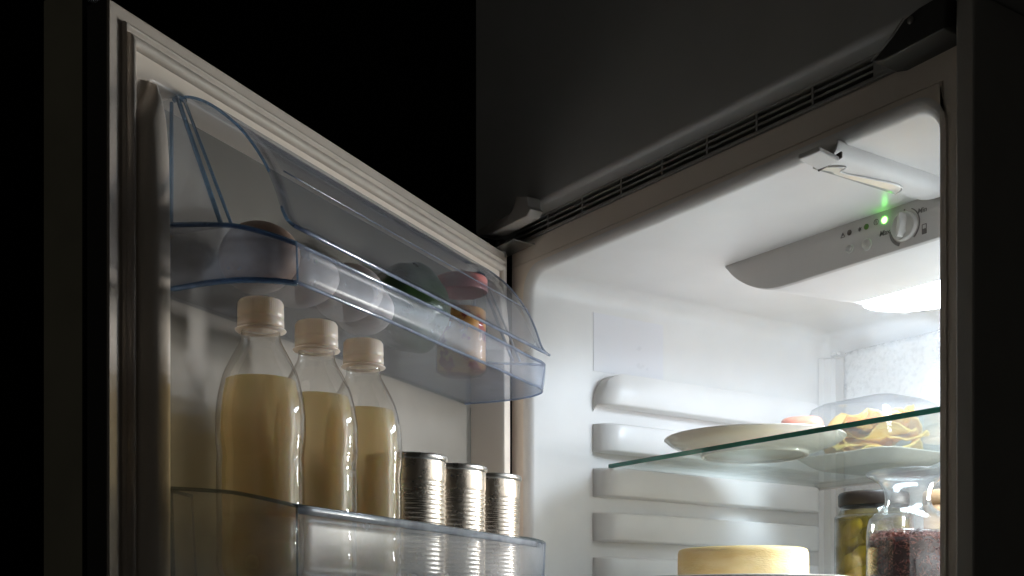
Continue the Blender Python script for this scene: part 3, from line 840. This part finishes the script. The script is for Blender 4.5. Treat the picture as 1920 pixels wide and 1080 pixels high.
# ================================================================ GLASS SHELVES
def shelf(z, label, x0=.0385, x1=.5155, y0=.1005, y1=.4400):
    root = empty('glass_shelf', (0, 0, z)); tag(root, label, 'shelf')
    t = .0050
    v = [(x0, y0+.0015, 0), (x1, y0+.0015, 0), (x1, y1, 0), (x0, y1, 0)]
    obj('pane', v+[(a, b, -t) for (a, b, c) in v], [(0, 1, 2, 3), (7, 6, 5, 4), (1, 5, 6, 2), (3, 2, 6, 7), (0, 3, 7, 4)], 'glass', root, smooth=False)
    # the ground front edge, deep green where one looks along the glass
    pr_ = [(.0016, -.0001), (.0004, -.0002), (.0, -.0008), (.0, -.0042), (.0004, -.0048), (.0016, -.0049)]
    v = []
    for x in (x0+.0001, x1-.0001):
        for (dy, dz) in pr_: v.append((x, y0+dy, dz))
    n = len(pr_)
    obj('front_edge', v, [(i, n+i, n+i+1, i+1) for i in range(n-1)]+[tuple(range(n)), tuple(range(2*n-1, n-1, -1))], 'glass_edge', root, smooth=False)
    box('rear_trim', x0-.006, x1+.004, y1-.004, y1+.007, -.0062, .0030, 'fascia', root, bevel=.0020)
    return root
ZS1 = .1738
shelf(ZS1, 'upper glass shelf with green front edge, plate and clear food box on it')
ZS2 = .0200
shelf(ZS2, 'lower glass shelf carrying the cheese wheel, pickle jar and carafe')

# ---- plate on the upper shelf
def plate(root, Rr, hgt, foot):
    p = [(0, .0030), (foot*.9, .0030), (foot*.93, .0), (foot, .0), (foot*1.03, .0030), (Rr*.72, .0060), (Rr*.90, hgt*.62), (Rr*.985, hgt-.0016), (Rr, hgt-.0004), (Rr*.992, hgt+.0008), (Rr*.975, hgt),
         (Rr*.88, hgt*.72), (Rr*.70, .0100), (foot*.8, .0062), (0, .0060)]
    q = [(a.x, a.y) for a in smooth_path([(r, z, 0) for r, z in p], 4)]
    q = [(max(0, a), b) for a, b in q]
    return lathe('dish', q, 'plate', root, n=96)
pt = empty('plate', (.1680, .1900, ZS1+.0002)); tag(pt, 'round white plate on the upper glass shelf, left of the food box', 'plate')
plate(pt, .0930, .0185, .055)
sg = []
def sausage(cx, cy, cz, ang, L, r):
    pts = []
    n = 16
    v, f = [], []
    for i in range(n+1):
        t = i/n*2-1
        rr = r*(max(0, 1-abs(t)**5))**.5
        cxx = t*L/2; cyy = .006*t*t
        for k in range(20):
            a = 2*math.pi*k/20
            v.append((cxx, cyy+rr*math.cos(a), rr*math.sin(a)))
    for i in range(n):
        for k in range(20):
            l = (k+1) % 20; f.append((i*20+k, (i+1)*20+k, (i+1)*20+l, i*20+l))
    o = obj('sausage', v, f, 'sausage'); o.location = (cx, cy, cz); o.rotation_euler = (0, 0, ang)
    return o
o = sausage(.1560, .2020, ZS1+.0186, R(55), .085, .0095); tag(o, 'pink sausage lying underneath in the middle of the round plate', 'sausage', 'sausages on the plate')
o = sausage(.1830, .2150, ZS1+.0186, R(45), .080, .0095); tag(o, 'pink sausage lying in the right half of the round plate', 'sausage', 'sausages on the plate')
o = sausage(.1830, .2440, ZS1+.0370, R(35), .046, .0085); tag(o, 'pink sausage on top of the others, its tip showing above the rim', 'sausage', 'sausages on the plate')

# ---- rectangular dish with clear lid and folded crepes
ds = empty('food_box', (.172, .375, ZS1+.0002)); tag(ds, 'white rectangular dish under a clear lid at the back of the glass shelf', 'food container')
def sq(w, d, r, z, n=6):
    return [(x, y, z) for (x, y) in rrect(-w, w, -d, d, r, n)]
v, f = loft([sq(.045, .040, .014, 0), sq(.047, .042, .015, .0), sq(.056, .050, .018, .004), sq(.0665, .0595, .020, .0125), sq(.068, .061, .020, .0135), sq(.0665, .0595, .019, .0142), sq(.052, .046, .016, .006), sq(.045, .040, .014, .0045)])
m = len(sq(.01, .01, .001, 0)); nv = len(v)
f.append(tuple(range(m))[::-1]); f.append(tuple(range(nv-m, nv)))
obj('dish', v, f, 'plate', ds)
v, f = loft([sq(.0640, .0570, .020, .0144), sq(.0655, .0585, .020, .0160), sq(.0640, .0570, .020, .030), sq(.0610, .0540, .020, .056), sq(.0570, .050, .020, .0690), sq(.048, .041, .018, .0745)])
nv = len(v); f.append(tuple(range(nv-m, nv)))
obj('lid', v, f, 'clear_box', ds)
crl = ['lowest of the folded yellow pancakes in the dish', 'folded yellow pancake at the front left of the heap', 'folded yellow pancake at the back of the heap', 'crumpled yellow pancake on the right of the heap', 'top pancake of the heap under the lid', 'yellow pancake folded against the left end of the dish', 'yellow pancake folded against the right end of the dish', 'yellow pancake leaning on the front of the heap']
for i in range(8):
    v = []
    NU, NV = 34, 22
    Rr = (.056, .047, .048, .048, .042, .040, .038, .036)[i]
    for a in range(NU+1):
        for b in range(NV+1):
            u = a/NU*2*math.pi; r = b/NV*Rr
            x, y = r*math.cos(u), r*math.sin(u)*.85
            z = .0085*noise.noise(Vector((x*38+i*7, y*38, i*3.1)))+.005*noise.noise(Vector((x*90, y*90+i*5, 2)))
            z += .0022*noise.noise(Vector((x*190, y*190, i*9)))+(.004*math.cos(u*3+i)+.003*math.sin(u*5))*(r/Rr)**1.5
            if i > 0 and x > 0: z += .35*x*(1 if i % 2 else .6)
            v.append((x, y, z))
    o = obj('pancake', v, grid_faces(NU+1, NV+1), 'crepe', None, solid=.0022)
    o.location = (.172+(-.0, -.016, .008, .018, .004, -.020, .022, .0)[i], .375+(0, -.012, .010, -.006, .002, -.014, -.012, -.018)[i], ZS1+(.0190, .0270, .0350, .0400, .0500, .0360, .0300, .0430)[i])
    o.rotation_euler = (R((0, 8, -8, 4, 6, 14, 12, 10)[i]), R((0, -6, 4, 10, -8, -14, 12, 2)[i]), i*1.7)
    tag(o, crl[i], 'pancake', 'folded pancakes in the dish')

# ================================================================ LOWER SHELF
cp = empty('plate', (.1850, .1560, ZS2+.0002)); tag(cp, 'white plate under the cheese wheel on the lower shelf', 'plate')
plate(cp, .1080, .0255, .062)
v, f = lathe_data([(0, .0), (.0625, .0), (.0645, .0025), (.0652, .012), (.0650, .0300), (.0650, .0440), (.0640, .0478), (.0615, .0492), (.040, .0496), (0, .0495)], 120,
                  wob=lambda a, z: .006*noise.noise(Vector((math.cos(a)*3, math.sin(a)*3, z*90)))+.004*noise.noise(Vector((math.cos(a)*14, math.sin(a)*14, z*200))))
ch = obj('cheese_wheel', v, f, 'cheese'); ch.location = (.1850, .1560, ZS2+.0064); tag(ch, 'pale yellow cheese wheel on the white plate on the lower shelf', 'cheese')

# pickle jar
pj = empty('pickle_jar', (.2290, .3040, ZS2+.0002)); tag(pj, 'glass jar of green pickles with dark brown lid, behind the carafe', 'jar')
JR = .0400
P = [(0, .0), (.036, .0), (.0393, .004), (JR, .010), (JR, .086), (.0392, .0905), (.0362, .0965), (.0340, .1010), (.0336, .1075)]
P = [(max(0, a.x), a.y) for a in smooth_path([(r, z, 0) for r, z in P], 4)]
lathe('glass', P, 'jar_glass', pj, n=72)
lathe('brine', [(r*.955, z+.001) for (r, z) in P if z < .0985]+[(.030, .0990), (0, .0990)], 'brine', pj, n=64)
lathe('lid', [(.0352, .1035), (.0360, .1045), (.0362, .1150), (.0350, .1172), (.0330, .1178), (.029, .1170), (0, .1168)], 'dark_lid', pj, n=80)
rnd = random.Random(9)
for i in range(34):
    th = rnd.random()*2*math.pi; rr = (.027 if i < 28 else .012)*(.9+.15*rnd.random()); zz = .010+.0825*((i*.618) % 1)
    v, f = [], []; a1, a2, a3 = .0135*(.8+.4*rnd.random()), .0078, .0105*(.8+.4*rnd.random())
    for p_ in range(9):
        t = math.pi*p_/8
        for q_ in range(12):
            ph = 2*math.pi*q_/12; v.append((a1*math.sin(t)*math.cos(ph), a2*math.sin(t)*math.sin(ph), a3*math.cos(t)))
    for p_ in range(8):
        for q_ in range(12):
            l = (q_+1) % 12; f.append((p_*12+q_, (p_+1)*12+q_, (p_+1)*12+l, p_*12+l))
    o = obj('pickle_slice', v, f, 'pickle', pj); o.location = (rr*math.cos(th), rr*math.sin(th), zz); o.rotation_euler = (rnd.uniform(-.5, .5), rnd.uniform(-.6, .6), th+math.pi/2)

# carafe with dark red flakes
cf = empty('carafe', (.3437, .2087, ZS2+.0002)); tag(cf, 'clear glass carafe with flared rim, half full of dark red flakes', 'carafe')
zz = lambda v_: (1170-v_)/2226*1.10-ZS2
P = [(0, 0), (.031, 0), (.0350, .003), (.0362, .010), (.0362, .060), (.0360, zz(1000)), (.0345, zz(978)), (.0300, zz(966)), (.0240, zz(957)), (.0205, zz(948)), (.0196, zz(938)), (.0205, zz(922)), (.0240, zz(908)), (.0300, zz(898)), (.0352, zz(892)), (.0366, zz(889)), (.0362, zz(886))]
P = [(max(0, a.x), a.y) for a in smooth_path([(r, z, 0) for r, z in P], 4)]
lathe('glass', P, 'jar_glass', cf, n=80, solid=.0016)
FT = zz(1004)
lathe('flake_mass', [(r*.93, z+.001) for (r, z) in P if z < FT-.004]+[(.031, FT-.003), (0, FT-.001)], 'flake_core', cf, n=48)
v, f = [], []
rnd = random.Random(3)
for i in range(2600):
    top = i < 900
    th = rnd.random()*2*math.pi
    if top: r = .0335*math.sqrt(rnd.random()); z = FT+.001*rnd.uniform(-2, 2.5)+.0025*noise.noise(Vector((r*60, th, 1)))
    else: r = .0337*(.985+.03*rnd.random()); z = .004+rnd.random()*(FT-.004)
    L_, w_ = rnd.uniform(.0035, .0075), rnd.uniform(.0014, .0026)
    d = Vector((rnd.uniform(-1, 1), rnd.uniform(-1, 1), rnd.uniform(-.8, .8))).normalized()
    e = d.cross(Vector((rnd.uniform(-1, 1), rnd.uniform(-1, 1), rnd.uniform(-1, 1)))).normalized()
    c = Vector((r*math.cos(th), r*math.sin(th), z)); nn = d.cross(e)*.0006
    b = len(v)
    v += [c-d*L_/2, c+e*w_/2+nn, c+d*L_/2, c-e*w_/2+nn]; f.append((b, b+1, b+2, b+3))
o = obj('flakes', v, f, 'flake', cf, smooth=False); o['kind'] = 'stuff'

# wooden canister behind the carafe
wc = empty('wooden_box', (.268, .392, ZS2+.0002)); tag(wc, 'light brown wooden canister at the back right, behind the carafe', 'canister')
lathe('body', [(0, 0), (.033, 0), (.034, .002), (.034, .105), (.0335, .106)], 'wood', wc, n=56)
lathe('lid', [(.0335, .1062), (.0350, .1068), (.0352, .1200), (.0340, .1215), (0, .1215)], 'wood', wc, n=56)

# lettering becomes plain mesh
dg = bpy.context.evaluated_depsgraph_get()
for t in texts:
    me = bpy.data.meshes.new_from_object(t.evaluated_get(dg))
    o = bpy.data.objects.new('lettering', me); col.objects.link(o); o.parent = pn; o.matrix_local = t.matrix_local.copy()
    o.location = t.location; o.rotation_euler = t.rotation_euler
    if not me.materials: me.materials.append(M['print'])
    bpy.data.objects.remove(t)

# thin cold mist hanging over the glass shelf at the back of the compartment
mm, nt, out = new_mat('mist')
L = nt.links.new
pv = nt.nodes.new('ShaderNodeVolumePrincipled'); pv.inputs['Color'].default_value = (.9, .95, 1, 1); pv.inputs['Anisotropy'].default_value = .1
tc = nt.nodes.new('ShaderNodeTexCoord'); ns = nt.nodes.new('ShaderNodeTexNoise'); ns.inputs['Scale'].default_value = 14; ns.inputs['Detail'].default_value = 3
ns.inputs['Distortion'].default_value = .6
L(tc.outputs['Object'], ns.inputs['Vector'])
mr = nt.nodes.new('ShaderNodeMapRange'); mr.inputs[1].default_value = .42; mr.inputs[2].default_value = .72; mr.inputs[3].default_value = .05; mr.inputs[4].default_value = 1.5
L(ns.outputs[0], mr.inputs[0]); L(mr.outputs[0], pv.inputs['Density']); L(pv.outputs[0], out.inputs['Volume'])
M['mist'] = mm
v, f = box_data(.056, .340, .130, .440, ZS1+.012, .306)
o = obj('mist', v, f, 'mist', None, smooth=False); o['kind'] = 'stuff'; o['label'] = 'thin white cold mist drifting above the glass shelf inside the refrigerator'
sc.cycles.volume_step_rate = 3.0; sc.cycles.volume_max_steps = 64; sc.cycles.volume_bounces = 1
